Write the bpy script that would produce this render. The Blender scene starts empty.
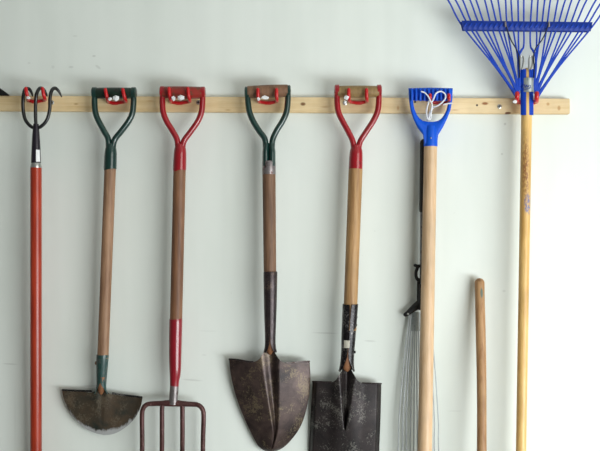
import bpy, bmesh, math, random
from mathutils import Vector, Matrix
random.seed(7)
C = bpy.context.scene
COL = C.collection
PI = math.pi
D = 2.2            # camera distance from the wall, metres
F = 815.0          # focal length in pixels
ZC = 1.20          # camera height

def P(px, py, d):
    """point seen at pixel (px,py) standing d metres off the wall"""
    s = (D - d) / F
    return Vector(((px - 300) * s, -d, ZC - (py - 225.5) * s))
def R(px, d=0.05):
    return px * (D - d) / F
def lin(c):
    return tuple(((v/255)/12.92 if v/255 <= .04045 else (((v/255)+.055)/1.055)**2.4) for v in c)

# ------------------------------------------------------------------ objects
ORIG = {}
def obj(name, bm, mat, parent=None, label=None, sharp=40):
    me = bpy.data.meshes.new(name)
    bmesh.ops.remove_doubles(bm, verts=bm.verts, dist=1e-6)
    bmesh.ops.recalc_face_normals(bm, faces=bm.faces)
    o = bpy.data.objects.new(name, me)
    COL.objects.link(o)
    if parent is not None:
        org = ORIG[parent.name]
        bmesh.ops.translate(bm, verts=bm.verts, vec=-org)
        o.parent = parent
        ORIG[o.name] = org
    else:
        # own origin at the centre of the mesh foot
        xs = [v.co for v in bm.verts]
        c = Vector(((min(v.x for v in xs)+max(v.x for v in xs))/2, (min(v.y for v in xs)+max(v.y for v in xs))/2, min(v.z for v in xs)))
        bmesh.ops.translate(bm, verts=bm.verts, vec=-c)
        o.location = c
        ORIG[o.name] = c
    bm.to_mesh(me); bm.free()
    me.shade_smooth(); me.set_sharp_from_angle(angle=math.radians(sharp))
    if mat: me.materials.append(mat)
    if label: o['label'] = label
    return o
def thing(name, label, cat, loc, group=None):
    o = bpy.data.objects.new(name, None); COL.objects.link(o)
    o.location = loc; o.empty_display_size = .03
    o['label'] = label; o['category'] = cat
    if group: o['group'] = group
    ORIG[o.name] = Vector(loc)
    return o
def tag(o, label, cat, group=None):
    o['label'] = label; o['category'] = cat
    if group: o['group'] = group
    return o

# ------------------------------------------------------------------ shapes
def catmull(pts, n=6):
    if len(pts) < 3: return list(pts)
    out = []
    P_ = [pts[0]*2 - pts[1]] + list(pts) + [pts[-1]*2 - pts[-2]]
    for i in range(1, len(P_)-2):
        a, b, c, d = P_[i-1:i+3]
        for k in range(n):
            t = k/n
            out.append(.5*((2*b)+(c-a)*t+(2*a-5*b+4*c-d)*t*t+(3*b-a-3*c+d)*t**3))
    out.append(pts[-1].copy())
    return out
def tube(bm, pts, rad, seg=12, smooth=6, cap=True, round_cap=False, flat=1.0):
    """rad: number or list on the control points; flat scales the thickness across the view axis"""
    if not isinstance(rad, (list, tuple)): rad = [rad]*len(pts)
    if smooth and len(pts) > 2:
        v4 = catmull([Vector((p.x, p.y, p.z, r)) for p, r in zip(pts, rad)], smooth)
        pts = [Vector(v[:3]) for v in v4]; rad = [max(v[3], 1e-5) for v in v4]
    if round_cap:
        def ext(p, q, r):
            t = (p-q).normalized()
            return [(p + t*r*math.sin(a), r*math.cos(a)) for a in (PI*.12, PI*.25, PI*.36, PI*.46)]
        e = ext(pts[-1], pts[-2], rad[-1]); s = ext(pts[0], pts[1], rad[0])
        pts = [x[0] for x in reversed(s)] + list(pts) + [x[0] for x in e]
        rad = [x[1] for x in reversed(s)] + list(rad) + [x[1] for x in e]
    rings = []
    up = None
    for i, p in enumerate(pts):
        t = (pts[min(i+1, len(pts)-1)] - pts[max(i-1, 0)]).normalized()
        if up is None:
            up = Vector((0, 1, 0)) if abs(t.y) < .9 else Vector((1, 0, 0))
        up = (up - t*up.dot(t)).normalized()
        side = t.cross(up)
        rings.append([bm.verts.new(p + side*math.cos(2*PI*k/seg)*rad[i] + up*math.sin(2*PI*k/seg)*rad[i]*flat) for k in range(seg)])
    for a, b in zip(rings, rings[1:]):
        for k in range(seg):
            bm.faces.new((a[k], a[(k+1) % seg], b[(k+1) % seg], b[k]))
    if cap:
        bm.faces.new(rings[0]); bm.faces.new(list(reversed(rings[-1])))
    return bm
def box(bm, c, h, bev=0.0, rot=None):
    m = Matrix.Translation(c)
    if rot is not None: m = m @ rot
    r = bmesh.ops.create_cube(bm, size=2, matrix=m @ Matrix.Diagonal((h[0], h[1], h[2], 1)))
    if bev:
        vs = set(r['verts'])
        es = [e for e in bm.edges if e.verts[0] in vs and e.verts[1] in vs]
        bmesh.ops.bevel(bm, geom=es, offset=bev, segments=2, affect='EDGES', profile=.6)
def grid(bm, f, nu, nv, th):
    """surface f(u,v)->Vector, u,v in 0..1; given thickness towards the wall (+y)"""
    A = [[bm.verts.new(f(i/nu, j/nv)) for i in range(nu+1)] for j in range(nv+1)]
    B = [[bm.verts.new(v.co + Vector((0, th, 0))) for v in row] for row in A]
    def q(*vs):
        try: bm.faces.new(vs)
        except ValueError: pass
    for j in range(nv):
        for i in range(nu):
            q(A[j][i], A[j][i+1], A[j+1][i+1], A[j+1][i])
            q(B[j][i], B[j+1][i], B[j+1][i+1], B[j][i+1])
    for i in range(nu):
        q(A[0][i], B[0][i], B[0][i+1], A[0][i+1]); q(A[nv][i], A[nv][i+1], B[nv][i+1], B[nv][i])
    for j in range(nv):
        q(A[j][0], A[j+1][0], B[j+1][0], B[j][0]); q(A[j][nu], B[j][nu], B[j+1][nu], A[j+1][nu])
def interp(tab, x):
    if x <= tab[0][0]: return tab[0][1]
    for (a, b), (c, d) in zip(tab, tab[1:]):
        if x <= c:
            t = (x-a)/(c-a); return b+(d-b)*t
    return tab[-1][1]
def curve_at(pts, t):
    """smooth polyline lookup, pts list of (x,y), t 0..1"""
    v = CACHE.get(id(pts))
    if v is None:
        v = catmull([Vector((p[0], p[1], 0)) for p in pts], 8); CACHE[id(pts)] = v; KEEP.append(pts)
    k = t*(len(v)-1); i = min(int(k), len(v)-2)
    return v[i].lerp(v[i+1], k-i)
CACHE = {}; KEEP = []
def split_socket(bm, rows, seg=28, th=.0016):
    """rows: (centre, radius, half opening angle in radians towards the viewer)"""
    out, inn = [], []
    for c, r, a in rows:
        o_, i_ = [], []
        for k in range(seg+1):
            th_ = a + (2*PI-2*a)*k/seg
            dx, dy = math.sin(th_), -math.cos(th_)
            o_.append(bm.verts.new(c + Vector((dx*r, dy*r, 0))))
            i_.append(bm.verts.new(c + Vector((dx*(r-th), dy*(r-th), 0))))
        out.append(o_); inn.append(i_)
    def q(*vs):
        try: bm.faces.new(vs)
        except ValueError: pass
    for j in range(len(rows)-1):
        for k in range(seg):
            q(out[j][k], out[j][k+1], out[j+1][k+1], out[j+1][k])
            q(inn[j][k], inn[j+1][k], inn[j+1][k+1], inn[j][k+1])
        q(out[j][0], out[j+1][0], inn[j+1][0], inn[j][0]); q(out[j][seg], inn[j][seg], inn[j+1][seg], out[j+1][seg])
    for j in (0, len(rows)-1):
        for k in range(seg): q(out[j][k], inn[j][k], inn[j][k+1], out[j][k+1])

# ------------------------------------------------------------------ materials
class NT:
    def __init__(s, name):
        s.m = bpy.data.materials.new(name); s.m.use_nodes = True
        s.t = s.m.node_tree; s.b = s.t.nodes['Principled BSDF']
    def n(s, kind, **kw):
        nd = s.t.nodes.new(kind)
        for k, v in kw.items(): setattr(nd, k, v)
        return nd
    def l(s, a, b): s.t.links.new(a, b)
    def coords(s, scale=(1, 1, 1), rnd=True, loc=(0, 0, 0)):
        tc = s.n('ShaderNodeTexCoord'); mp = s.n('ShaderNodeMapping')
        mp.inputs['Scale'].default_value = scale; mp.inputs['Location'].default_value = loc
        if rnd:
            oi = s.n('ShaderNodeObjectInfo'); ad = s.n('ShaderNodeVectorMath', operation='ADD')
            mu = s.n('ShaderNodeMath', operation='MULTIPLY'); mu.inputs[1].default_value = 13
            s.l(oi.outputs['Random'], mu.inputs[0]); s.l(tc.outputs['Object'], ad.inputs[0]); s.l(mu.outputs[0], ad.inputs[1])
            s.l(ad.outputs[0], mp.inputs['Vector'])
        else: s.l(tc.outputs['Object'], mp.inputs['Vector'])
        return mp.outputs[0]
    def noise(s, vec, scale, detail=4, rough=.6, dist=0):
        nd = s.n('ShaderNodeTexNoise'); nd.inputs['Scale'].default_value = scale
        nd.inputs['Detail'].default_value = detail; nd.inputs['Roughness'].default_value = rough; nd.inputs['Distortion'].default_value = dist
        s.l(vec, nd.inputs['Vector']); return nd.outputs['Fac']
    def ramp(s, fac, stops):
        r = s.n('ShaderNodeValToRGB'); e = r.color_ramp.elements
        while len(e) < len(stops): e.new(.5)
        for x, (p, c) in zip(e, stops):
            x.position = p; x.color = (*c, 1) if len(c) == 3 else c
        s.l(fac, r.inputs[0]); return r.outputs[0]
    def mix(s, fac, a, b, mode='MIX'):
        m = s.n('ShaderNodeMix', data_type='RGBA', blend_type=mode)
        if isinstance(fac, (int, float)): m.inputs[0].default_value = fac
        else: s.l(fac, m.inputs[0])
        for v, i in ((a, 6), (b, 7)):
            if isinstance(v, tuple): m.inputs[i].default_value = (*v, 1)
            else: s.l(v, m.inputs[i])
        return m.outputs[2]
    def bump(s, h, strength=.3, dist=.001):
        b = s.n('ShaderNodeBump'); b.inputs['Strength'].default_value = strength; b.inputs['Distance'].default_value = dist
        s.l(h, b.inputs['Height']); s.l(b.outputs[0], s.b.inputs['Normal'])
    def mark(s, vec, c, rad, rot=0, hard=3):
        """elliptic spot in object space, returns 0..1"""
        mp = s.n('ShaderNodeMapping', vector_type='TEXTURE')
        mp.inputs['Location'].default_value = c; mp.inputs['Rotation'].default_value = (0, rot, 0); mp.inputs['Scale'].default_value = rad
        s.l(vec, mp.inputs['Vector'])
        g = s.n('ShaderNodeTexGradient', gradient_type='SPHERICAL'); s.l(mp.outputs[0], g.inputs[0])
        m = s.n('ShaderNodeMath', operation='MULTIPLY', use_clamp=True); m.inputs[1].default_value = hard
        s.l(g.outputs['Fac'], m.inputs[0]); return m.outputs[0]
    def set(s, rough=.5, metal=0, coat=0, spec=None):
        s.b.inputs['Roughness'].default_value = rough; s.b.inputs['Metallic'].default_value = metal
        s.b.inputs['Coat Weight'].default_value = coat
        if spec is not None: s.b.inputs['Specular IOR Level'].default_value = spec
    def col(s, c):
        if isinstance(c, tuple): s.b.inputs['Base Color'].default_value = (*c, 1)
        else: s.l(c, s.b.inputs['Base Color'])

def paint(name, c, worn=None, amt=.0, rough=.35, coat=.2, metal=0, nscale=60):
    t = NT(name); v = t.coords()
    n = t.noise(v, nscale*.4, 5)
    a = t.ramp(n, [(.3, tuple(x*.8 for x in lin(c))), (.7, lin(c))])
    if worn:
        n2 = t.noise(v, nscale, 6, .7)
        f = t.ramp(n2, [(1-amt-.04, (0, 0, 0)), (1-amt+.03, (1, 1, 1))])
        a = t.mix(f, a, lin(worn))
    t.col(a); t.set(rough, metal, coat); t.bump(n, .08)
    return t.m
def wood(name, dark, light, rough=.6, marks=(), axis='z', knots=()):
    t = NT(name); sc = (70, 70, 5) if axis == 'z' else (4, 60, 60)
    v = t.coords(sc, rnd=(not marks and not knots))
    n = t.noise(v, 1.4, 5, .65, .4)
    a = t.ramp(n, [(.28, lin(dark)), (.62, lin(light))])
    v2 = t.coords((6, 6, 4)); n2 = t.noise(v2, 1.5, 3)
    a = t.mix(t.ramp(n2, [(.35, (.78, .76, .74)), (.65, (1, 1, 1))]), (0, 0, 0), a)
    raw = t.coords(rnd=False)
    for (c, rad, rot, colr, strength, ragged) in marks:
        k = t.mark(raw, c, rad, rot, strength)
        if ragged:
            nn = t.ramp(t.noise(t.coords((1, 1, .45), rnd=False), 260, 4, .7), [(.42, (0, 0, 0)), (.55, (1, 1, 1))])
            m = t.n('ShaderNodeMath', operation='MULTIPLY'); t.l(k, m.inputs[0]); t.l(nn, m.inputs[1]); k = m.outputs[0]
        a = t.mix(k, a, lin(colr))
    t.col(a); t.set(rough); t.bump(n, .25, .0006)
    return t.m
def rusty(name, base, rust, spot, rough=.5, metal=.5, spots=.64, edge=None):
    t = NT(name); v = t.coords(rnd=False)
    n = t.noise(v, 14, 6, .65, .5)
    a = t.ramp(n, [(.32, lin(base)), (.62, lin(rust))])
    n2 = t.noise(t.coords((1, 1, .8), rnd=False, loc=(3, 1, 2)), 260, 5, .75)
    big = t.noise(t.coords(rnd=False, loc=(7, 3, 5)), 22, 3)
    m = t.n('ShaderNodeMath', operation='MULTIPLY_ADD'); m.inputs[1].default_value = .8; t.l(big, m.inputs[0]); t.l(n2, m.inputs[2])
    f = t.ramp(m.outputs[0], [((spots+.47)/1.0 if spots+.47<.98 else .98, (0, 0, 0)), (1.0 if spots+.6>1 else spots+.6, (.55,)*3)])
    a = t.mix(f, a, lin(spot))
    if edge:
        # bare metal worn along the rounded cutting edge, ragged upper border
        (c, ratio, r0, r1, ec) = edge
        mp = t.n('ShaderNodeMapping', vector_type='TEXTURE'); mp.inputs['Location'].default_value = c; mp.inputs['Scale'].default_value = ratio
        raw = t.coords(rnd=False); t.l(raw, mp.inputs['Vector'])
        ln = t.n('ShaderNodeVectorMath', operation='LENGTH'); t.l(mp.outputs[0], ln.inputs[0])
        nz = t.noise(t.coords((1, 1, .35), rnd=False), 110, 4, .7)
        ma = t.n('ShaderNodeMath', operation='MULTIPLY_ADD'); ma.inputs[1].default_value = .16; t.l(nz, ma.inputs[0]); t.l(ln.outputs['Value'], ma.inputs[2])
        g = t.ramp(ma.outputs[0], [(r0, (0, 0, 0)), (r0+.03, (1, 1, 1))]) if False else None
        mr = t.n('ShaderNodeMapRange'); mr.inputs['From Min'].default_value = r0; mr.inputs['From Max'].default_value = r1
        t.l(ma.outputs[0], mr.inputs['Value'])
        a = t.mix(mr.outputs[0], a, lin(ec))
    t.col(a); t.set(rough, metal); t.bump(n2, .35, .0008)
    rr = t.ramp(n2, [(.3, (rough-.12,)*3), (.7, (rough+.18,)*3)]); t.l(rr, t.b.inputs['Roughness'])
    return t.m

# wall
def wall_material(org):
    t = NT('painted_wall'); raw = t.coords(rnd=False)
    n = t.noise(t.coords((1.3, 1, .35), rnd=False), 5, 3)
    a = t.ramp(n, [(.3, lin((224, 229, 222))), (.7, lin((231, 235, 229)))])
    n3 = t.noise(t.coords((16, 1, .35), rnd=False), 1.0, 2)      # faint vertical roller lines
    a = t.mix(t.ramp(n3, [(.3, (.955, .965, .97)), (.65, (1, 1, 1))]), (0, 0, 0), a)
    n5 = t.noise(raw, 90, 4); sp = t.ramp(n5, [(.22, (.86, .86, .85)), (.27, (1, 1, 1))])
    a = t.mix(1.0, a, sp, 'MULTIPLY')
    marks = [(10,364,9,1,.05,.5),(90,386,11,1,0,.35),(192,380,12,1.2,.08,.5),(98,67,4,1.6,.6,.5),(71,67,3,1.4,0,.5),(94,56,2.2,1.3,0,.6),
             (53,67,2,2,0,.3),(29,63,2,1.2,0,.3),(370,341,7,1,.05,.55),(325,333,15,.9,.03,.5),(346,122,2,1.6,0,.6),(505,124,1.6,1.6,0,.7),
             (502,154,1.4,1.4,0,.6),(504,291,2.2,1.5,0,.4),(455,411,9,1,0,.2),(204,355,3,1,0,.3),(75,36,3,1,0,.35),(208,331,12,.8,.02,.2),
             (22,300,1,60,0,.12),(396,412,1,50,0,.15),(15,420,1.2,40,0,.12)]
    for (px, py, w, h, rot, s) in marks:
        p = P(px, py, 0) - org
        k = t.mark(raw, (p.x, p.y, p.z), (R(w, 0), 1, R(h, 0)), rot, 2)
        m = t.n('ShaderNodeMath', operation='MULTIPLY'); m.inputs[1].default_value = s*.35; t.l(k, m.inputs[0])
        a = t.mix(m.outputs[0], a, lin((96, 94, 86)))
    t.col(a); t.set(.55, spec=.3)
    t.bump(t.noise(raw, 55, 3, .5), .12, .0012)
    return t.m

M = {}
M['green'] = paint('green_enamel', (14, 52, 46), (40, 44, 40), .34, .28, .5)
M['greendark'] = paint('dark_green_grip', (14, 40, 26), (32, 20, 16), .4, .4, .2)
M['red'] = paint('red_enamel', (158, 14, 28), (90, 20, 26), .33, .28, .5)
M['redsocket'] = paint('red_socket', (146, 14, 34), (70, 24, 30), .33, .3, .4)
M['redgrip'] = paint('worn_red_grip', (150, 44, 34), (112, 62, 42), .46, .45, .1)
M['hookred'] = paint('red_vinyl', (196, 10, 18), None, 0, .35, .2)
M['tine_black'] = paint('black_enamel', (12, 12, 15), None, 0, .35, .2)
M['purple'] = paint('black_purple_socket', (26, 17, 32), (46, 32, 38), .35, .35, .2)
M['silver'] = paint('silver_ferrule', (190, 190, 186), None, 0, .3, 0, .8)
M['steel'] = paint('bare_steel', (138, 130, 130), (84, 62, 58), .42, .4, 0, .6)
M['wire'] = paint('galvanised_wire', (186, 190, 192), None, 0, .4, 0, .3)
M['darkwire'] = paint('dark_wire', (44, 46, 56), None, 0, .4, 0, .6)
M['zinc'] = paint('zinc_clamp', (176, 184, 184), (140, 146, 146), .42, .35, 0, .5)
M['white'] = paint('white_paper', (240, 240, 240), None, 0, .6, 0)
M['black'] = paint('black_rubber', (10, 10, 11), None, 0, .5, 0)
M['alu'] = paint('grey_tube', (128, 130, 132), (92, 88, 88), .42, .35, 0, .6)
M['blue'] = paint('blue_plastic', (0, 86, 212), None, 0, .45, 0)
M['bluetine'] = paint('blue_tine_paint', (0, 62, 180), None, 0, .5, 0)
M['bluebar'] = paint('blue_bar_paint', (0, 48, 145), None, 0, .5, 0)
for k_ in ('blue', 'bluetine', 'bluebar'): M[k_].node_tree.nodes['Principled BSDF'].inputs['Specular IOR Level'].default_value = .3
M['orangeshaft'] = wood('orange_varnish', (146, 36, 18), (184, 62, 34), .3)
M['wood1'] = wood('weathered_brown_wood', (124, 88, 64), (166, 128, 98), .6)
M['wood2'] = wood('dark_brown_wood', (104, 66, 44), (144, 100, 70), .55)
M['wood3'] = wood('worn_brown_wood', (94, 64, 46), (142, 106, 80), .6)
M['wood4'] = wood('tan_wood', (146, 104, 62), (194, 152, 102), .55)
M['wood5'] = wood('pale_ash_wood', (204, 164, 122), (228, 194, 156), .45)
M['wood6'] = wood('old_stick_wood', (158, 114, 70), (192, 146, 100), .55)
M['woodtip'] = wood('bare_wood_tip', (112, 72, 46), (160, 108, 72), .6)
M['gripwood'] = wood('grip_brown_wood', (96, 66, 48), (134, 98, 72), .55)
M['gripolive'] = wood('grip_olive_wood', (124, 98, 58), (158, 130, 84), .55)
M['rust_round'] = rusty('rusty_round_blade', (36, 28, 29), (84, 68, 64), (126, 112, 88), .36, .45, .57)
M['rust_square'] = rusty('dark_square_blade', (22, 20, 22), (54, 46, 46), (116, 112, 106), .36, .45, .59)
M['socket_brown'] = rusty('brown_socket', (34, 28, 30), (66, 56, 57), (110, 92, 80), .32, .55, .62)
M['socket_black'] = rusty('black_socket', (14, 13, 15), (36, 32, 34), (150, 146, 142), .28, .5, .6)
M['forksteel'] = rusty('fork_steel', (60, 34, 32), (92, 56, 54), (130, 100, 96), .4, .4, .62)

# ------------------------------------------------------------------ setting
def struct(name, bm, mat):
    o = obj(name, bm, None); o['kind'] = 'structure'
    if mat: o.data.materials.append(mat)
    return o
bm = bmesh.new(); box(bm, Vector((0, .06, 1.3)), (3.0, .06, 1.3)); w = struct('wall_back', bm, None)
w.data.materials.append(wall_material(ORIG[w.name]))
t = NT('concrete'); nn = t.noise(t.coords(rnd=False), 8, 6)
t.col(t.ramp(nn, [(.3, lin((128, 126, 120))), (.7, lin((160, 158, 150)))])); t.set(.8); t.bump(nn, .2)
bm = bmesh.new(); box(bm, Vector((0, -1.9, -.05)), (3.0, 2.08, .05)); struct('floor', bm, t.m)
t = NT('ceiling_paint'); nn = t.noise(t.coords(rnd=False), 30, 4); t.col(t.ramp(nn, [(.3, (.62, .62, .6)), (.7, (.68, .68, .66))])); t.set(.8)
bm = bmesh.new(); box(bm, Vector((0, -1.9, 2.65)), (3.0, 2.08, .05)); struct('ceiling', bm, t.m)

# ------------------------------------------------------------------ board
BT = .019
b0 = P(-160, 94.8, BT); b1 = P(570, 98.5, BT); e0 = P(-160, 109.9, BT); e1 = P(570, 113.8, BT)
root = thing('mounting_board', 'long pale pine board with knots screwed flat along the wall, carrying the red hooks', 'board', P(200, 105, 0))
bm = bmesh.new()
loop = [b0, b1, e1, e0]
fr = [bm.verts.new(p) for p in loop]; bk = [bm.verts.new(Vector((p.x, -.0003, p.z))) for p in loop]
bm.faces.new(fr); bm.faces.new(list(reversed(bk)))
for i in range(4): bm.faces.new((fr[i], bk[i], bk[(i+1) % 4], fr[(i+1) % 4]))
bmesh.ops.bevel(bm, geom=list(bm.edges), offset=.0015, segments=2, affect='EDGES')
def bp(px, py): 
    p = P(px, py, BT) - ORIG[root.name]; return (p.x, p.y, p.z)
kn = []
for (px, py, w_, h_, s_, cc) in [(303,104,3.2,2.2,2,(120,84,50)),(485,103.5,4,1.8,2,(150,96,52)),(477,105.2,1.3,1.3,3,(50,36,28)),(508,113,3.6,1.3,3,(110,66,36)),
        (559,108,2,3,2,(186,146,96)),(415,102,1.5,1.3,3,(60,40,30)),(76,104,3,1.2,1.2,(186,146,96)),(228,110,4,1,1,(180,140,92)),(548,104,2,2,2,(190,150,98)),
        (325,107,6,1,1,(196,158,110)),(398,108,1.5,3,1.4,(196,150,100)),(150,101,5,1,1,(190,150,104)),(455,110,6,.8,1,(190,150,104))]:
    kn.append((bp(px, py), (R(w_), .03, R(h_)), 0, cc, s_, False))
M['pine'] = wood('pine_board', (222, 190, 138), (240, 214, 168), .55, marks=kn, axis='x')
obj('plank', bm, M['pine'], root, sharp=30)
for (px, py) in [(52, 102.5), (198.5, 102.5), (345, 103), (499.5, 106.6)]:
    bm = bmesh.new(); c = P(px, py, BT)
    tube(bm, [c + Vector((0, .004, 0)), c + Vector((0, -.0008, 0)), c + Vector((0, -.0016, 0))], [R(2.3), R(2.3), R(1.8)], 16, 0)
    s_ = obj('screw', bm, M['silver'], root)
    bm = bmesh.new(); q = c + Vector((0, -.0017, 0))
    box(bm, q, (R(1.3), .0003, R(.35))); box(bm, q, (R(.35), .0003, R(1.3)))
    obj('screw_recess', bm, M['black'], s_)

# ------------------------------------------------------------------ hooks
GD = .054          # distance of the hanging grips from the wall
def tag_piece(parent, px, py, d, w, h, seed):
    rnd = random.Random(seed); bm = bmesh.new()
    c = P(px, py, d)
    bmesh.ops.create_icosphere(bm, subdivisions=1, radius=1, matrix=Matrix.Translation(c) @ Matrix.Diagonal((R(w)/2, R(min(w, h))/3, R(h)/2, 1)))
    for v in bm.verts: v.co += Vector([rnd.uniform(-1, 1)*R(.45) for _ in range(3)])
    return obj('paper_tag', bm, M['white'], parent, label='crumpled white tag', sharp=10)
def hook(label, xl, xr, ytop, ybot, tags, lean=2.0, dfront=.079, r=1.75):
    cx = (xl+xr)/2
    root = thing('tool_hook', label, 'hook', P(cx, ybot, BT), 'red hooks along the board')
    db = BT + .0055
    pts = []
    def side(x, s):
        return [P(x, ytop, dfront), P(x + s*lean*.3, (ytop+ybot)/2-1, dfront+.001), P(x + s*lean*.7, ybot-2.5, dfront-.004), P(x+s*lean, ybot-.4, dfront-.018), P(x+s*lean, ybot+.3, db+.014), P(x + s*lean*.6 + (cx-x)*.15, ybot+1, db+.002)]
    a = side(xl, 1); b = side(xr, 1)
    pts = a + [P(cx+1, ybot+2.0, db+.001)] + list(reversed(b))
    bm = bmesh.new(); tube(bm, pts, R(r), 12, 6, round_cap=True)
    obj('hook_arm', bm, M['hookred'], root)
    bm = bmesh.new(); c = P(cx+1, ybot+2.2, BT)
    box(bm, c + Vector((0, -.0022, 0)), (R(3.2), .0021, R(1.9)), .001)
    bp_ = obj('back_plate', bm, M['hookred'], root)
    for i, (tx, ty, tw, th_) in enumerate(tags): tag_piece(root, tx, ty, dfront+.0075, tw, th_, i+int(xl))
    return root
hook('red double hook at the board end by the black cross-over tines of the orange-handled cultivator', 25.8, 42.5, 88.5, 99.5, [(28.5, 98, 4.5, 3)], 2.5, .088)
hook('red double hook holding the all-green D handle of the half-moon edger', 105.3, 122.8, 89.5, 101, [(109.7, 99.2, 4.4, 4), (115.8, 98, 7.5, 6)], 3)
hook('red double hook holding the red D handle of the digging fork', 168.8, 187.8, 88.5, 101, [(173.6, 98.5, 4.5, 5), (181, 97.8, 8, 5.5)], 2)
hook('red double hook inside the green D handle with a brown wooden grip', 257.8, 276.4, 89.5, 100.8, [(258.6, 99.3, 3.6, 3.6), (265, 97.9, 9, 4)], .5)
hook('red double hook inside the red D handle with an olive wooden grip', 348.6, 366.4, 89.5, 100.8, [(346.6, 97.5, 5, 5), (345.0, 102.3, 3.2, 3.6)], .5)
hook('red double hook wrapped with white string inside the blue plastic handle', 430, 448.8, 95, 101, [], .3)
hook('red double hook on either side of the blue fan rake collar', 517.2, 536.8, 93.5, 101, [(515, 102, 4.5, 4)], -.4, .088, 2.3)

# ------------------------------------------------------------------ common tool parts
def shaft(root, a, b, wa, wb, mat, label=None, name='shaft', ends=True):
    bm = bmesh.new(); n = 14; pts = []; rr = []
    for i in range(n+1):
        t_ = i/n; pts.append(a.lerp(b, t_)); rr.append((wa+(wb-wa)*t_)/2)
    tube(bm, pts, rr, 24, 0, round_cap=ends)
    return obj(name, bm, mat, root, label)
def dgrip(root, xl, yl, xr, yr, w, mat, label=None, d=GD):
    bm = bmesh.new(); a = P(xl, yl, d); b = P(xr, yr, d); r = R(w, d)/2
    n = 14; pts = [a.lerp(b, i/n) for i in range(n+1)]
    rr = [r*(.93+.07*math.sin(PI*i/n)) for i in range(n+1)]
    tube(bm, pts, rr, 24, 0)
    bmesh.ops.bevel(bm, geom=[e for e in bm.edges if len(e.link_faces) == 2 and any(len(f.verts) > 5 for f in e.link_faces)], offset=.002, segments=2, affect='EDGES')
    return obj('grip', bm, mat, root, label)
def yoke(root, left, right, neck, w_arm, w_neck, mat, d=GD, split=False, dn=None, mat2=None):
    """two arms running from the grip ends down into the neck; left/right lists of px points, neck (x,y0,x1,y1)"""
    dn = d if dn is None else dn
    bm = bmesh.new()
    for L in (left, right):
        n = len(L)
        pts = [P(x, y, d + (dn-d)*min(1, max(0, (y-100)/60))) for x, y in L]
        rr = [R(w_arm)/2 * (1.0 if i else .95) for i in range(n)]
        rr[0] = R(w_arm)/2*.92
        tube(bm, pts, rr, 14, 7, round_cap=True, flat=1.25)
        # strap eye at the grip end
        e = P(L[0][0], L[0][1], d); s = 1 if L is right else -1
        tube(bm, [e + Vector((-R(w_arm)*.42, 0, 0)), e + Vector((-R(w_arm)*.3, 0, 0)), e + Vector((R(w_arm)*.3, 0, 0)), e + Vector((R(w_arm)*.42, 0, 0))], [R(4.6), R(5.9), R(5.9), R(4.6)], 20, 0)
    x0, y0, x1, y1 = neck
    if split:
        for s in (-1, 1):
            q = [P(x0 + s*w_neck*.17, y0-3, dn), P(x0 + s*w_neck*.24, y0+4, dn), P((x0+x1)/2 + s*w_neck*.25, (y0+y1)/2, dn), P(x1 + s*w_neck*.25, y1, dn)]
            tube(bm, q, [R(w_neck)*.2, R(w_neck)*.25, R(w_neck)*.26, R(w_neck)*.26], 14, 5, flat=1.7)
    else:
        tube(bm, [P(x0, y0-2, dn), P(x0, y0+4, dn), P((x0+x1)/2, (y0+y1)/2, dn), P(x1, y1-1, dn), P(x1, y1, dn)], [R(w_neck)*.34, R(w_neck)*.46, R(w_neck)*.5, R(w_neck)*.51, R(w_neck)*.48], 22, 4)
    o = obj('yoke', bm, mat, root, sharp=50)
    for L, s in ((left, -1), (right, 1)):
        bm = bmesh.new(); e = P(L[0][0]+s*(w_arm*.5-1.0), L[0][1], d)
        tube(bm, [e + Vector((-s*.003, 0, 0)), e + Vector((s*.0012, 0, 0)), e + Vector((s*.002, 0, 0))], [R(1.9), R(1.9), R(1.3)], 14, 0)
        obj('rivet', bm, M['steel'], root)
    return o
def smooth01(x): x = max(0, min(1, x)); return x*x*(3-2*x)

# ------------------------------------------------------------------ 1 cultivator
root = thing('hand_cultivator', 'three-tined black cultivator with a long orange-red handle hanging at the far left', 'cultivator', P(36, 110, .06))
sd = .062
shaft(root, P(36, 167.3, sd), P(36, 560, .03), R(11.0), R(11.4), M['orangeshaft'], ends=False)
bm = bmesh.new(); tube(bm, [P(36, 162, sd), P(36, 163, sd), P(36, 167.5, sd), P(36, 168, sd)], [R(4.2), R(4.7), R(5.6), R(5.4)], 20, 0)
obj('ferrule', bm, M['silver'], root, 'silver metal ferrule')
bm = bmesh.new(); tube(bm, [P(36, 124, sd), P(36, 130, sd), P(36, 140, sd), P(36, 155, sd), P(36, 163, sd)], [R(2.6), R(3.2), R(3.9), R(4.6), R(4.8)], 18, 4)
sk = obj('socket', bm, M['purple'], root)
bm = bmesh.new()   # label strip wrapped on the right of the socket
def strip(u, v):
    a = math.radians(18 + 52*u); c = P(36, 150+12*v, sd); r = R(4.25+.45*v) + .0006
    return c + Vector((math.sin(a)*r, -math.cos(a)*r, 0))
grid(bm, strip, 6, 4, .0004); obj('label_strip', bm, M['white'], sk, 'small white sticker strip')
for L in ([(36, 128, 0), (31, 126.5, 0), (25.5, 120, 0), (23.2, 110, .001), (23.2, 97, .004), (25.0, 89.6, .0), (28.3, 88.6, -.010), (31, 91.5, -.016), (32.6, 96, -.018)],
          [(36, 128, 0), (35.6, 118, 0), (35.6, 104, .002), (36.4, 95, .005), (39, 89, 0), (42.2, 88.4, -.010), (45, 91.5, -.016), (47, 96.0, -.018)],
          [(36, 128, 0), (41, 126.5, 0), (46.8, 120, 0), (49.6, 110, .001), (50, 98, .004), (51.8, 90.4, 0), (55, 88.2, -.010), (58.4, 90.8, -.018), (61.5, 96.5, -.022)]):
    bm = bmesh.new(); n = len(L)
    tube(bm, [P(x, y, sd+q) for x, y, q in L], [R(1.75)]*(n-2) + [R(1.45), R(.7)], 12, 7, round_cap=True)
    obj('tine', bm, M['tine_black'], root)

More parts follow.
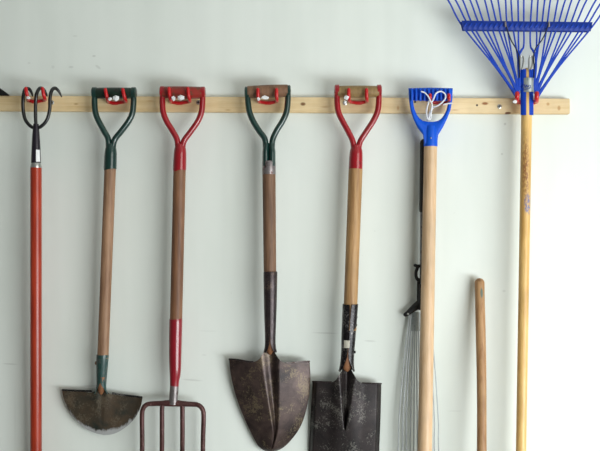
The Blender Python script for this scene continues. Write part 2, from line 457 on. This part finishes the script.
# ------------------------------------------------------------------ 2 half-moon edger
root = thing('lawn_edger', 'half-moon lawn edger with an all-green D handle and worn silvery blade rim', 'edger', P(113, 93, GD))
dgrip(root, 94, 93.2, 134.5, 93.2, 11.5, M['greendark'])
yoke(root, [(94.6, 93), (94.6, 104), (95.6, 113), (98.6, 121), (104, 131), (108.2, 139), (108.6, 150), (108.6, 158)],
           [(133.8, 93), (133.5, 104), (132.4, 113), (128.8, 121), (121.5, 131), (114.6, 140), (112.8, 150), (112.4, 158)], (110.8, 146, 110.2, 169), 6.0, 12.4, M['green'])
ds = .040
shaft(root, P(110.2, 168, GD), P(102.9, 358, ds), R(11.4), R(11.2), M['wood1'], ends=False)
bm = bmesh.new()
rows = []
for y, w_, a in [(354.5, 12.0, .02), (356, 12.3, .02), (366, 11.6, .02), (376, 10.6, .02), (382, 10, .02), (385, 9.8, .35), (388, 10.2, .8), (391, 11.5, 1.15), (394, 14, 1.4)]:
    t_ = (y-355)/38
    rows.append((P(102.6-1.6*t_, y, ds-.006*t_), R(w_)/2, a))
split_socket(bm, rows)
sk = obj('socket', bm, paint('faded_green_socket', (34, 70, 66), (70, 78, 74), .42, .4, .2), root, 'faded green socket')
bm = bmesh.new(); c = P(97.0, 363, ds); tube(bm, [c, c + Vector((-.004, 0, 0)), c+Vector((-.005, 0, 0))], [R(1.8), R(1.8), R(1)], 12, 0); obj('rivet', bm, M['gripwood'], root)
bm = bmesh.new(); tube(bm, [P(102, 376, ds-.001), P(101.4, 386, ds-.004), P(101.2, 391, ds-.009), P(101.2, 394, ds-.012)], [R(4.4), R(4.0), R(3), R(1.2)], 16, 4)
obj('shaft_tip', bm, M['woodtip'], root, 'bare wooden shaft end')
EL = [(62, 390), (63.5, 398), (67.5, 408), (75, 419), (85, 428), (95, 433), (104, 435)]
ER = [(142.5, 397.2), (140.5, 407), (136, 416.5), (129, 424.5), (120, 431), (112, 434.3), (104, 435)]
def edger(u, v):
    a = curve_at(EL, v); b = curve_at(ER, v); p = a.lerp(b, u); s = 2*u-1
    c = s + .02
    up = 7.5*math.exp(-(c/.13)**2)*(1-v)**4
    g = max(0, 1-abs(c)/(.14*(1-v)+.02)) if v < .7 else 0
    d = .020 + .004*(1-s*s)*(1-v) + .010*math.exp(-(c/.22)**2)*(1-v)**3 - .006*smooth01(g)*(1-v)**3
    return P(p.x, p.y - up, d)
bm = bmesh.new(); grid(bm, edger, 56, 28, .0022)
p = P(104, 378, .02) - ORIG[root.name]
M['edger'] = rusty('edger_blade_paint', (24, 38, 35), (78, 62, 46), (104, 94, 78), .5, .25, .57,
     edge=((p.x, p.y, p.z), (R(50), 1, R(57)), .985, 1.03, (172, 172, 172)))
bl = obj('blade', bm, M['edger'], root, sharp=60)
bm = bmesh.new(); tube(bm, [P(62, 390, .0225), P(78, 390.7, .0235), P(92, 391, .026)], R(1.0), 8, 3); obj('tread_lip', bm, M['socket_black'], bl); bm = bmesh.new(); tube(bm, [P(112, 393.3, .0265), P(127, 395.5, .0245), P(142.3, 397.2, .0225)], R(1.0), 8, 3)
obj('tread_lip', bm, M['socket_black'], bl)

# ------------------------------------------------------------------ 3 digging fork
root = thing('digging_fork', 'four-tined digging fork with a red D handle and red socket', 'garden fork', P(182, 92, GD))
dgrip(root, 162, 92.3, 203, 92.8, 12.5, M['redgrip'])
yoke(root, [(162.5, 92), (162.4, 104), (163.4, 113), (167, 122), (172.6, 131), (177.2, 140), (177.8, 150), (177.8, 158)],
           [(202.8, 92.5), (202.4, 104), (201.2, 113), (197.4, 122), (190.4, 132), (184, 141), (182.4, 150), (182, 158)], (180.2, 146, 179.6, 170), 6.0, 13, M['red'])
ds = .050
shaft(root, P(179.6, 169, GD), P(175.8, 330, ds), R(12.4), R(12.4), M['wood2'], ends=False)
bm = bmesh.new()
L = [(175.8, 319.5, 12.6), (175.8, 320.5, 13.2), (175.4, 340, 13), (175.2, 358, 12.4), (175.2, 372, 11.4), (174.6, 380, 9.6), (174.2, 388, 8.6)]
tube(bm, [P(x, y, ds) for x, y, w_ in L], [R(w_)/2 for *_, w_ in L], 22, 5)
obj('socket', bm, M['redsocket'], root)
bm = bmesh.new(); tube(bm, [P(174.3, 385, ds), P(174, 392, ds), P(173.6, 398, ds), P(173.2, 404, ds)], [R(4.45), R(4.5), R(4.4), R(4.6)], 20, 4)
obj('collar', bm, M['steel'], root, 'worn bare steel collar')
bm = bmesh.new()
tube(bm, [P(150, 403.8, ds-.002), P(160, 403.4, ds), P(173, 403.2, ds+.001), P(187, 404, ds), P(196, 404.4, ds-.002)], [R(2.5), R(2.7), R(3.4), R(2.7), R(2.5)], 14, 5, round_cap=True)
hd = obj('crossbar', bm, M['forksteel'], root)
for k, x in enumerate([142.2, 162, 182.4, 203]):
    bm = bmesh.new()
    end = [P(x, 440, ds-.002), P(x-.3, 470, ds-.010), P(x-.8, 500, ds-.024), P(x-1, 520, ds-.040)]
    if k == 0: pts = [P(153, 403.6, ds-.002), P(147, 404.5, ds), P(143.2, 408.5, ds), P(142, 416, ds)] + end
    elif k == 3: pts = [P(193, 404.2, ds-.002), P(198.6, 405.2, ds), P(202.6, 409.5, ds), P(203.6, 417, ds)] + end
    else: pts = [P(x+(.4 if k == 1 else -.2), 404, ds), P(x, 410, ds), P(x, 418, ds)] + end
    n = len(pts); tube(bm, pts, [R(2.4)]*(n-3) + [R(2.3), R(1.9), R(.8)], 12, 6, round_cap=True)
    obj('tine', bm, M['forksteel'], root)

# ------------------------------------------------------------------ 4 round shovel
root = thing('round_shovel', 'rusty round-point shovel with a green D handle and brown wooden grip', 'shovel', P(268, 91, GD))
dgrip(root, 247, 92.2, 288.5, 90.6, 13, M['gripwood'])
yoke(root, [(247.3, 92.5), (248.2, 104), (249.8, 113), (253.6, 122), (259.2, 131), (264.8, 139), (265.8, 150), (266, 160)],
           [(288.2, 91), (287.6, 104), (286.2, 113), (282, 122), (276.4, 131), (272.6, 140), (272, 150), (272, 160)], (269, 146, 269, 166), 6.1, 13, M['green'], split=True)
bm = bmesh.new(); tube(bm, [P(269, 161, GD), P(269, 162.5, GD), P(269, 174, GD), P(269, 175.2, GD)], [R(6.2), R(6.75), R(6.75), R(6.3)], 22, 0)
obj('ferrule', bm, M['steel'], root, 'bare worn metal end of the yoke')
ds = .060
shaft(root, P(269, 174, GD), P(270.2, 300, ds), R(13.2), R(12.4), M['wood3'], ends=False)
bm = bmesh.new(); rows = []
for y, w_, a in [(271.5, 13.4, .02), (273, 14, .02), (285, 13.6, .02), (305, 12.8, .02), (325, 11.6, .02), (336, 10.8, .02), (343, 10.8, .12), (348, 11.6, .4), (352, 13.5, .75), (356, 17, 1.05), (361, 22, 1.3)]:
    t_ = (y-272)/90
    rows.append((P(270.4-.2*t_, y, ds+.002-.002*t_), R(w_)/2, a))
# lower rows flatten into the blade: handled by the blade's own neck
split_socket(bm, rows[:9])
obj('socket', bm, M['socket_brown'], root)
bm = bmesh.new(); tube(bm, [P(270.2, 330, ds), P(270.2, 345, ds), P(270, 350, ds-.004), P(270, 354, ds-.009)], [R(4.8), R(4.6), R(3.6), R(1.4)], 16, 4)
obj('shaft_tip', bm, M['woodtip'], root, 'bare wooden shaft end')
RL = [(229, 359), (230.3, 372), (233.5, 388), (238.5, 404), (245, 420), (252, 435), (258, 445.5), (264, 450.5), (271, 452.5)]
RR = [(309.6, 361.5), (310.3, 374), (310, 388), (307.8, 403), (304, 418), (298, 431), (288, 443.5), (280, 449.5), (271, 452.5)]
def channel(s, v, w0, end):
    wd = w0*(1-v/end)**.7 if v < end else 0
    return .5*(1+math.cos(PI*abs(s)/wd)) if wd > .01 and abs(s) < wd else 0
def roundblade(u, v):
    a = curve_at(RL, v); b = curve_at(RR, v)
    # push rows so the tip is round
    p = a.lerp(b, u); s = 2*u-1
    sag = 0
    up = 12*math.exp(-(abs(s)/.2)**2.4)*(1-v)**5
    dip = 2.2*math.exp(-((abs(s)-.45)/.25)**2)*(1-v)**6
    rid = math.exp(-(s/.30)**2)*(1-v)**1.1
    g = channel(s-.01, v, .25, .85)
    prof = (1-abs(s)**2.2)
    d = .016 + .030*prof*(1-.75*v**1.8) + .012*rid - .017*g*(1-.4*v) + .010*(1-v)**3
    d -= .004*smooth01((v-.8)/.2)
    return P(p.x, p.y - up + dip, max(d, .006))
bm = bmesh.new(); grid(bm, roundblade, 96, 48, .002)
bl = obj('blade', bm, M['rust_round'], root, sharp=70)
bm = bmesh.new()
def lip(f, u0, u1, n=10): return [f(u0+(u1-u0)*i/n, 0) + Vector((0, -.0005, 0)) for i in range(n+1)]
tube(bm, lip(roundblade, .0, .30), R(.9), 8, 2); obj('foot_rest', bm, M['socket_brown'], bl); bm = bmesh.new(); tube(bm, lip(roundblade, .70, 1), R(.9), 8, 2)
obj('foot_rest', bm, M['steel'], bl)

# ------------------------------------------------------------------ 5 square shovel
root = thing('square_shovel', 'dark square-mouth shovel with a red D handle and olive wooden grip', 'shovel', P(358, 91, GD))
dgrip(root, 337, 91.6, 379.5, 91.6, 12, M['gripolive'])
yoke(root, [(337, 90.5), (337.2, 104), (338.8, 113), (343, 122), (348.5, 132), (353, 142), (353.8, 152), (353.8, 160)],
           [(379, 90.5), (378.6, 104), (377, 113), (372.6, 122), (366, 132), (360, 142), (358.4, 152), (358, 160)], (356.2, 147, 355.6, 170), 6.0, 13.6, M['red'])
ds = .062
shaft(root, P(355.6, 169, GD), P(349.6, 330, ds), R(14), R(13.6), M['wood4'], ends=False)
bm = bmesh.new(); rows = []
for y, w_, a in [(304, 15.6, .16), (306, 15.6, .12), (310, 15.4, .08), (316, 15.2, .05), (335, 14.4, .05), (350, 13.4, .05), (356, 13.4, .10), (360, 13.6, .28), (364, 14, .5), (368, 15, .75), (371, 16.5, .95)]:
    t_ = (y-304)/68
    rows.append((P(350.4-3.8*t_, y, ds+.001-.004*t_), R(w_)/2, a))
split_socket(bm, rows)
sk = obj('socket', bm, M['socket_black'], root)
bm = bmesh.new(); tube(bm, [P(348, 345, ds), P(347, 360, ds-.003), P(346.8, 367, ds-.008), P(346.8, 371, ds-.014)], [R(6), R(5.6), R(4.4), R(1.4)], 16, 4)
obj('shaft_tip', bm, M['woodtip'], root, 'bare wooden shaft end')
bm = bmesh.new()
def sq(u, v):
    a = math.radians(-42+48*u); c = P(348.6-.3*v, 339.5+7.5*v, ds-.001); r = R(14.3-.3*v)/2+.0006
    return c + Vector((math.sin(a)*r, -math.cos(a)*r, 0))
grid(bm, sq, 6, 2, .0005); obj('sticker', bm, paint('cream_sticker', (206, 200, 184), (150, 140, 124), .4, .6, 0), sk, 'small pale sticker')
for yy in (317, 325, 352):
    bm = bmesh.new(); c = P(355.6-(yy-317)*.05, yy, ds); tube(bm, [c, c+Vector((.004, 0, 0)), c+Vector((.005, 0, 0))], [R(1.4), R(1.4), R(.8)], 10, 0); obj('rivet', bm, M['socket_black'], root)
SL = [(312.5, 381.5), (311.5, 400), (310, 425), (308.6, 451), (307.5, 490)]
SR = [(381.3, 383.6), (381, 400), (380.3, 425), (379.2, 451), (378, 490)]
def squareblade(u, v):
    a = curve_at(SL, v); b = curve_at(SR, v); p = a.lerp(b, u); s = 2*u-1
    up = 15*math.exp(-(abs(s)/.25)**2.6)*(1-v)**5
    rid = math.exp(-(s/.36)**4)*(1-v)**1.2
    g = channel(s, v, .26, .55)
    edge = smooth01((abs(s)-.86)/.14)
    d = .030 + .008*(1-s*s) + .016*rid - .024*g*(1-.4*v) - .014*edge + .008*(1-v)**3 - .016*v*v
    return P(p.x, p.y-up, max(d, .006))
bm = bmesh.new(); grid(bm, squareblade, 96, 48, .002)
bl = obj('blade', bm, M['rust_square'], root, sharp=70)
bm = bmesh.new(); tube(bm, lip(squareblade, .0, .28), R(.8), 8, 2); obj('foot_rest', bm, M['socket_brown'], bl); bm = bmesh.new(); tube(bm, lip(squareblade, .72, 1), R(.8), 8, 2)
obj('foot_rest', bm, M['socket_brown'], bl)

# ------------------------------------------------------------------ 6 blue handled tool
root = thing('long_handled_shovel', 'pale wooden shaft topped by a blue plastic D handle with ribbed grip', 'shovel', P(430, 94, GD))
OUT = [(408.3, 88.2), (430.5, 87.6), (452.8, 88.2), (452.4, 100), (450.6, 110), (447, 119), (442.6, 128), (438.2, 135), (437, 146), (424.2, 146), (423.0, 135), (417.6, 128), (413.2, 119), (410.4, 110), (409, 100)]
INN = [(413, 100.6), (430.5, 101), (448.2, 100.6), (447.6, 105), (446.4, 110), (444, 115), (441.2, 118.6), (438, 120.8), (433, 121.8), (428, 121.8), (423, 120.8), (419.8, 118.6), (417, 115), (414.8, 110), (413.6, 105)]
bm = bmesh.new(); n = len(OUT); hd_ = .013
def ring(pts, d, sc=1.0):
    return [bm.verts.new(P(x, y, d)) for x, y in pts]
def mixp(A, B, t_): return [(a[0]+(b[0]-a[0])*t_, a[1]+(b[1]-a[1])*t_) for a, b in zip(A, B)]
front, back = GD+hd_, GD-hd_
seq = [(OUT, GD), (OUT, GD+.007), (mixp(OUT, INN, .15), front-.001), (mixp(OUT, INN, .4), front), (mixp(OUT, INN, .8), front-.002), (INN, front-.006), (INN, back+.006), (mixp(OUT, INN, .8), back+.002), (mixp(OUT, INN, .15), back+.001), (OUT, GD-.007)]
rings = [ring(a, b) for a, b in seq]
for i in range(len(rings)):
    A, B = rings[i], rings[(i+1) % len(rings)]
    for k in range(n): bm.faces.new((A[k], A[(k+1) % n], B[(k+1) % n], B[k]))
tube(bm, [P(430.6, 126, GD), P(430.6, 132, GD), P(430.6, 145, GD), P(430.6, 146.6, GD)], [R(5.5), R(6.7), R(6.9), R(6.5)], 22, 3)
hb = obj('handle', bm, M['blue'], root, 'blue plastic D handle', sharp=60)
for k in range(10):
    x = 411.8 + k*4.15
    bm = bmesh.new(); box(bm, P(x, 94.8, front+.0018), (R(.75), .0055, R(5.9)), .0006)
    obj('rib', bm, M['blue'], hb)
bm = bmesh.new(); c = P(431, 138, GD+.0185); bmesh.ops.create_icosphere(bm, subdivisions=2, radius=.0022, matrix=Matrix.Translation(c)); obj('rivet', bm, M['silver'], hb)
shaft(root, P(430.6, 145, GD), P(424.4, 470, .070), R(13.0), R(14.4), M['wood5'], name='shaft')

# ------------------------------------------------------------------ 7 wire leaf rake behind
root = thing('wire_leaf_rake', 'steel wire leaf rake with black grip hanging head down behind the pale blue-handled shaft', 'rake', P(423, 130, .022))
rd = .0215
shaft(root, P(424.4, 143, rd), P(423.6, 210, rd), R(9.0), R(9.0), M['black'], 'black rubber grip', 'grip')
shaft(root, P(423.6, 208, rd), P(423, 300, rd), R(7.2), R(7.2), M['alu'], 'grey metal tube')
bm = bmesh.new()
tube(bm, [P(423, 284, rd+.002), P(422.6, 300, rd+.002), P(421.5, 310, rd+.002)], [R(4.6), R(5), R(5.2)], 16, 3)
box(bm, P(418.6, 292, rd), (R(1.6), .004, R(14)), .001)
tube(bm, [P(421, 303, rd), P(414, 308, rd), P(408, 313, rd), P(405.5, 314.6, rd)], [R(4.6), R(3.6), R(2.6), R(2.2)], 12, 5, round_cap=True)
hd = obj('rake_head', bm, M['black'], root, 'black plastic bracket')
bm = bmesh.new()
tube(bm, [P(419.5, 282, rd), P(416.4, 277.5, rd+.002), P(416, 272, rd+.003), P(417.6, 267, rd+.002), P(415.2, 265.4, rd+.003)], [R(1.8), R(1.7), R(1.6), R(1.8), R(1.8)], 10, 6, round_cap=True)
tube(bm, [P(417, 266, rd), P(420.5, 266, rd)], R(1.7), 10, 0, round_cap=True)
obj('locking_lever', bm, M['black'], hd)
bm = bmesh.new(); c = P(408, 314, rd+.0095); bmesh.ops.create_icosphere(bm, subdivisions=2, radius=.003, matrix=Matrix.Translation(c)); obj('bolt', bm, M['silver'], hd)
bm = bmesh.new()
def plate(u, v): return P(412+ (10+2*v)*u - 1.5*v, 312+19*v, .020+.003*math.sin(u*PI))
grid(bm, plate, 6, 4, .0015); obj('tine_plate', bm, M['zinc'], root)
TI = [(409.5, 398), (411, 402.5), (412.2, 406.5), (413.5, 410), (414.8, 413.8), (416.2, 417.5), (418, 421), (420, 424.5), (422, 428.5), (424.5, 432), (427, 434.6), (429.5, 438.8)]
for i, (x0, x1) in enumerate(TI):
    bm = bmesh.new(); dd = .017 + .002*(i % 2)
    bow = 1.5 if i > 9 else (-1.2 if i < 3 else 0)
    tube(bm, [P(x0, 314, dd), P(x0+(x1-x0)*.4+bow, 365, dd+.006), P(x0+(x1-x0)*.8+bow, 420, dd+.010), P(x1, 452, dd+.010), P(x1+(x1-x0)*.5, 530, dd+.006), P(x1+(x1-x0)*.55, 537, .008)], R(.62), 6, 6)
    obj('tine', bm, M['wire'], root)

# white string
bm = bmesh.new(); q = GD+.026
loops = [[(421.5, 91.5, 0), (425, 93, .001), (428.5, 97, .002), (431, 102, .002), (433.5, 99, .002), (436, 93.5, .002), (440.5, 91.4, .001), (444.5, 93.5, .001), (445.6, 97.5, 0), (442.5, 102, 0), (438, 105.5, -.002), (434, 107, -.006)],
         [(431.5, 102, .001), (432.2, 108, -.004), (430.2, 114, -.006), (428.6, 119.5, -.006)],
         [(429, 101, 0), (427, 108, -.005), (426.6, 115, -.007), (427.8, 119, -.006), (430.5, 118.5, -.006), (431.2, 112, -.005), (432, 105, -.003)],
         [(443.5, 104.6, 0), (447.5, 103.6, .002), (452, 103.2, .003)]]
for L in loops: tube(bm, [P(x, y, q+z) for x, y, z in L], R(.75), 8, 6, round_cap=True)
# run back behind the shaft to the hanging rake
tube(bm, [P(429.4, 118, q-.008), P(428.5, 122, .030), P(426.8, 132, .020), P(424.6, 141, .0215)], R(.75), 8, 6, round_cap=True) if False else None
tube(bm, [P(434, 106.5, q-.006), P(433, 108, .046), P(429, 114, .024), P(426, 128, .021), P(424.6, 141.5, .0215)], R(.75), 8, 6, round_cap=True)
tag(obj('hanging_string', bm, paint('white_string', (236, 238, 244), None, 0, .6, 0)), 'loose loops of white string tied through the blue plastic handle', 'string')

# ------------------------------------------------------------------ 8 leaning stick
a = P(479.6, 283, .024); b0_ = P(482.2, 451, .095); dirv = (b0_-a).normalized()
end = a + dirv*((a.z-.012)/-dirv.z)
root = thing('wooden_pole', 'short bare wooden pole with rounded top leaning on the wall beside the fan rake handle', 'pole', (end.x, end.y, 0))
bm = bmesh.new(); n = 24; pts = []; rr = []
for i in range(n+1):
    t_ = i/n; p = a.lerp(end, t_); wob = .0022*math.sin(t_*9)*math.sin(PI*t_); p.x += wob
    pts.append(p); rr.append(R(9.6)/2*(1+.03*math.sin(t_*14)))
rr[0] *= 1.04; rr[1] *= .99
tube(bm, pts, rr, 22, 0, round_cap=True)
o1 = ORIG[root.name]
mk = []
for (px, py, w_, h_, cc, s_, rg) in [(481.6, 293, 1.6, 6, (92, 104, 92), 2.5, False), (480, 280, 4, 2.5, (110, 74, 46), 1, False)]:
    p = P(px, py, .04)-o1; mk.append(((p.x, p.y, p.z), (R(w_), .02, R(h_)), 0, cc, s_, rg))
obj('pole_body', bm, wood('pole_wood', (156, 110, 68), (194, 150, 104), .55, marks=mk), root)

# ------------------------------------------------------------------ 9 blue fan rake
root = thing('fan_rake', 'blue metal fan rake hanging head up with a long golden wooden handle', 'rake', P(527, 98, .07))
rd = .056
ro = ORIG[root.name]
mk = []
for (px, py, w_, h_, cc, s_, rg) in [(527.2, 204, 4.5, 13, (112, 118, 158), 3, True), (525.5, 170, 4.5, 44, (150, 100, 60), 1.6, True)]:
    p = P(px, py, rd+.014)-ro; mk.append(((p.x, p.y, p.z), (R(w_), .02, R(h_)), 0, cc, s_, rg))
shaft(root, P(527.3, 73, rd), P(521.0, 451, .075).lerp(P(527.3, 66, rd), -.22), R(10.6), R(9.8), wood('golden_wood', (206, 154, 80), (236, 194, 122), .4, marks=mk))
# blue collar plates with a slot between them
for x, w_ in ((523.5, 5.4), (531.4, 4.2)):
    bm = bmesh.new(); sx = -1 if x < 527 else 1
    def pl(u, v, x=x, w_=w_):
        px = x - w_/2 + w_*u
        q = (px-527)/7.2
        return P(px, 69+46*v, rd + .0165*math.sqrt(max(0.05, 1-q*q*.8)))
    grid(bm, pl, 8, 10, .002); obj('collar_plate', bm, M['bluetine'], root)
bm = bmesh.new()
def cl(u, v):
    a = math.radians(-82+164*u); c = P(527.1, 79+14*v, rd)
    return c + Vector((math.sin(a)*R(7.3), -math.cos(a)*.0205, 0))
grid(bm, cl, 20, 4, .0015)
cp = obj('clamp', bm, M['zinc'], root, 'pale metal clamp plate')
bm = bmesh.new()
for L in ([(522.8, 87.6), (524.2, 84.4), (525.4, 87.4), (526.8, 84.8), (527.6, 87.4)], [(528.4, 87.2), (529.4, 85), (530.6, 86.2), (529.6, 87.8), (531.8, 87.2)], [(524, 89.3), (527.5, 88.9), (532, 88.2)]):
    tube(bm, [P(x, y, rd + .0212*math.sqrt(1-((x-527.1)/8.4)**2)+.0004) for x, y in L], R(.38), 6, 5)
obj('stamped_marking', bm, paint('blue_ink', (52, 70, 150), None, 0, .5, 0), cp)
# tines
barL = [461.3, 468, 472.7, 479.7, 484.7, 491, 497.3, 502, 507, 512.7, 518.4, 523.8]
topL = [448, 455.5, 462.7, 470, 476, 484.7, 491, 498, 505.6, 511, 518, 523.8]
barR = [530.4, 536.7, 541.7, 547, 553, 557.7, 563.7, 569.6, 574.7, 582, 586.7, 592.7]
topR = [532, 538, 544.7, 550.4, 558, 565.3, 571.7, 579.6, 586.7, 596, 603, 611]
by0 = lambda x: 20.5 + (x-461)*.012
def mid_of(side, g, rd):
    xs = barL[3*g+1] if side < 0 else barR[11-3*g-1]
    fg = [0, .34, .66, 1][g]; hx = 516.6+3.2*fg if side < 0 else 537.2-3.2*fg; hy = 96.6-11*fg
    t_ = .5; return P(hx + (xs-hx)*t_, hy + (25-hy)*t_, rd+.012)
def tine(xb, xt, side, k):
    """k 0 = outermost .. 11 innermost"""
    yb = by0(xb) + 4
    f = k/11.0; g = k//3; fg = [0, .34, .66, 1][g]
    jx = (k % 3 - 1)*.8; hub = P(517.2+2.6*fg+jx, 96.6-11*fg, rd+.010+.004*f) if side < 0 else P(536.8-2.6*fg-jx, 96.6-11*fg, rd+.010+.004*f)
    dbar = rd + .012
    slope = (xt-xb)/20.5
    p_bar = P(xb, yb, dbar); p_top = P(xt, 0, dbar+.006)
    p_t2 = P(xt+slope*36, -36, dbar+.020); p_t3 = P(xt+slope*46, -47, dbar+.030); p_tip = P(xt+slope*48, -46, dbar+.052)
    if k == 11:
        mids = [P(xb, 45, dbar-.001), P(xb + side*2.5, 50.5, rd+.012), P(xb + side*5.2, 57, rd+.012), P(xb+side*5.4, 70, rd+.013)]
        hub = P(520 if side < 0 else 534, 84, rd+.012)
    elif k == 10:
        mids = [P(xb + (1 if side < 0 else -1)*0, 40, dbar-.001), P(xb - side*.0 + (.5 if side < 0 else -.8), 62, rd+.011)]
    else:
        q = P(xb + (hub.x-p_bar.x)/R(1)*.5, 0, 0)
        mids = []
    pts = [hub] + list(reversed(mids)) + ([] if mids else [hub.lerp(mid_of(side, g, rd), .5), mid_of(side, g, rd) + Vector((side*(1-k % 3)*R(1.75), 0, 0))]) + [p_bar, p_top, p_t2, p_t3, p_tip]
    n = len(pts)
    rr = [R(1.45)] + [R(1.15)]*(n-7 if n > 7 else 0)
    while len(rr) < n: rr.append(R(.85))
    bm = bmesh.new(); tube(bm, pts, rr, 8, 6, flat=.7, round_cap=True)
    obj('tine', bm, M['bluetine'], root)
for k in range(12):
    tine(barL[k], topL[k], -1, k)
    tine(barR[11-k], topR[11-k], 1, k)
# ribbed spreader bar, slightly bent band round the tines
bm = bmesh.new(); nb = 140
def bar(u, v):
    x = 461.6 + 131.0*u + (-1.0+2.0*0)*v*(0)
    x = 527 + (x-527)*(1-.028*v)
    y = by0(x) + 9.2*v
    rip = .0004*math.cos(u*24*2*PI)
    return P(x, y, rd+.0175 + .0035*math.sin(v*PI) + rip)
grid(bm, bar, nb, 8, .0022)
def bar2(u, v):
    p = bar(u, v); return Vector((p.x, -(rd+.005), p.z))
grid(bm, bar2, 20, 2, .0018)
sb = obj('spreader_bar', bm, M['bluebar'], root)
for k in range(26):
    bm = bmesh.new(); x = 463.6 + k*5.08; y = by0(x)
    tube(bm, [P(x, y+6.6, rd+.0207), P(x+1.6, y+4.6, rd+.0217), P(x+3.0, y+2.6, rd+.0207)], [R(.5), R(.9), R(.5)], 8, 4, round_cap=True)
    obj('pressed_ridge', bm, M['bluetine'], sb)
for x in (505.5, 549):
    bm = bmesh.new(); c = P(x, 24.3, rd+.024); box(bm, c, (R(.7), .002, R(2.6)), .0006); obj('bar_clip', bm, M['steel'], sb)
# brace wires and spring clips
for L in ([(505.4, 21.5), (507.5, 30), (511, 40), (515.5, 47.8), (518.6, 56), (519.2, 66), (519.6, 78)], [(549, 22), (545, 34), (540.5, 42), (535.6, 48.2), (533.6, 56), (534, 66), (534, 78)]):
    bm = bmesh.new(); tube(bm, [P(x, y, rd+.024-.003*i/6) for i, (x, y) in enumerate(L)], R(.62), 8, 6); obj('brace_wire', bm, M['darkwire'], root)
for x, s in ((521.6, -1), (530.6, 1)):
    bm = bmesh.new()
    tube(bm, [P(x-1.6, 69, rd+.016), P(x-1.6, 60, rd+.018), P(x-.6, 56.4, rd+.018), P(x+1, 56, rd+.018), P(x+1.9, 59, rd+.018), P(x+1.6, 64, rd+.018), P(x+.4, 69, rd+.017)], R(.85), 8, 6, round_cap=True)
    obj('spring_clip', bm, M['silver'], root)

# ------------------------------------------------------------------ black object at the far left, on top of the board
bm = bmesh.new()
prof = [(-46, 95.4), (-44, 84), (-34, 80), (-18, 82), (-6, 84.6), (1, 88.8), (6, 92.4), (10.5, 95.8)]
A = [bm.verts.new(P(x, y, .030)) for x, y in prof]; B = [bm.verts.new(P(x, y, .004)) for x, y in prof]
bm.faces.new(A); bm.faces.new(list(reversed(B)))
for i in range(len(prof)): bm.faces.new((A[i], B[i], B[(i+1) % len(prof)], A[(i+1) % len(prof)]))
bmesh.ops.bevel(bm, geom=list(bm.edges), offset=.0025, segments=3, affect='EDGES')
tag(obj('rubber_block', bm, M['black']), 'black sloping object lying on the top edge of the board at the left picture edge', 'block')

# ------------------------------------------------------------------ light
W = bpy.data.worlds.new('world'); C.world = W; W.use_nodes = True
bg = W.node_tree.nodes['Background']; bg.inputs[0].default_value = (.93, 1.0, .97, 1); bg.inputs[1].default_value = .14
def area(name, loc, target, sx, sy, e, col):
    L = bpy.data.lights.new(name, 'AREA'); L.shape = 'RECTANGLE'; L.size = sx; L.size_y = sy; L.energy = e; L.color = col
    o = bpy.data.objects.new(name, L); COL.objects.link(o); o.location = loc
    o.rotation_euler = (Vector(target)-Vector(loc)).to_track_quat('-Z', 'Y').to_euler()
    return o
area('sunlit_driveway_bounce', (1.9, -2.0, .15), (.35, -.1, .95), 2.4, 1.0, 98, (.90, .97, 1.0))
area('garage_door_daylight', (2.3, -3.1, 1.3), (.0, -.1, 1.2), 2.4, 1.9, 52, (1.0, 1.0, .955))

cam = bpy.data.cameras.new('camera'); co = bpy.data.objects.new('camera', cam); COL.objects.link(co)
co.location = (0, -D, ZC); co.rotation_euler = (PI/2, 0, 0)
cam.sensor_width = 36; cam.lens = F/600*36; cam.clip_start = .05
C.camera = co
C.view_settings.view_transform = 'Standard'; C.view_settings.look = 'None'; C.view_settings.gamma = 1
C.view_settings.exposure = 0; C.view_settings.use_curve_mapping = False
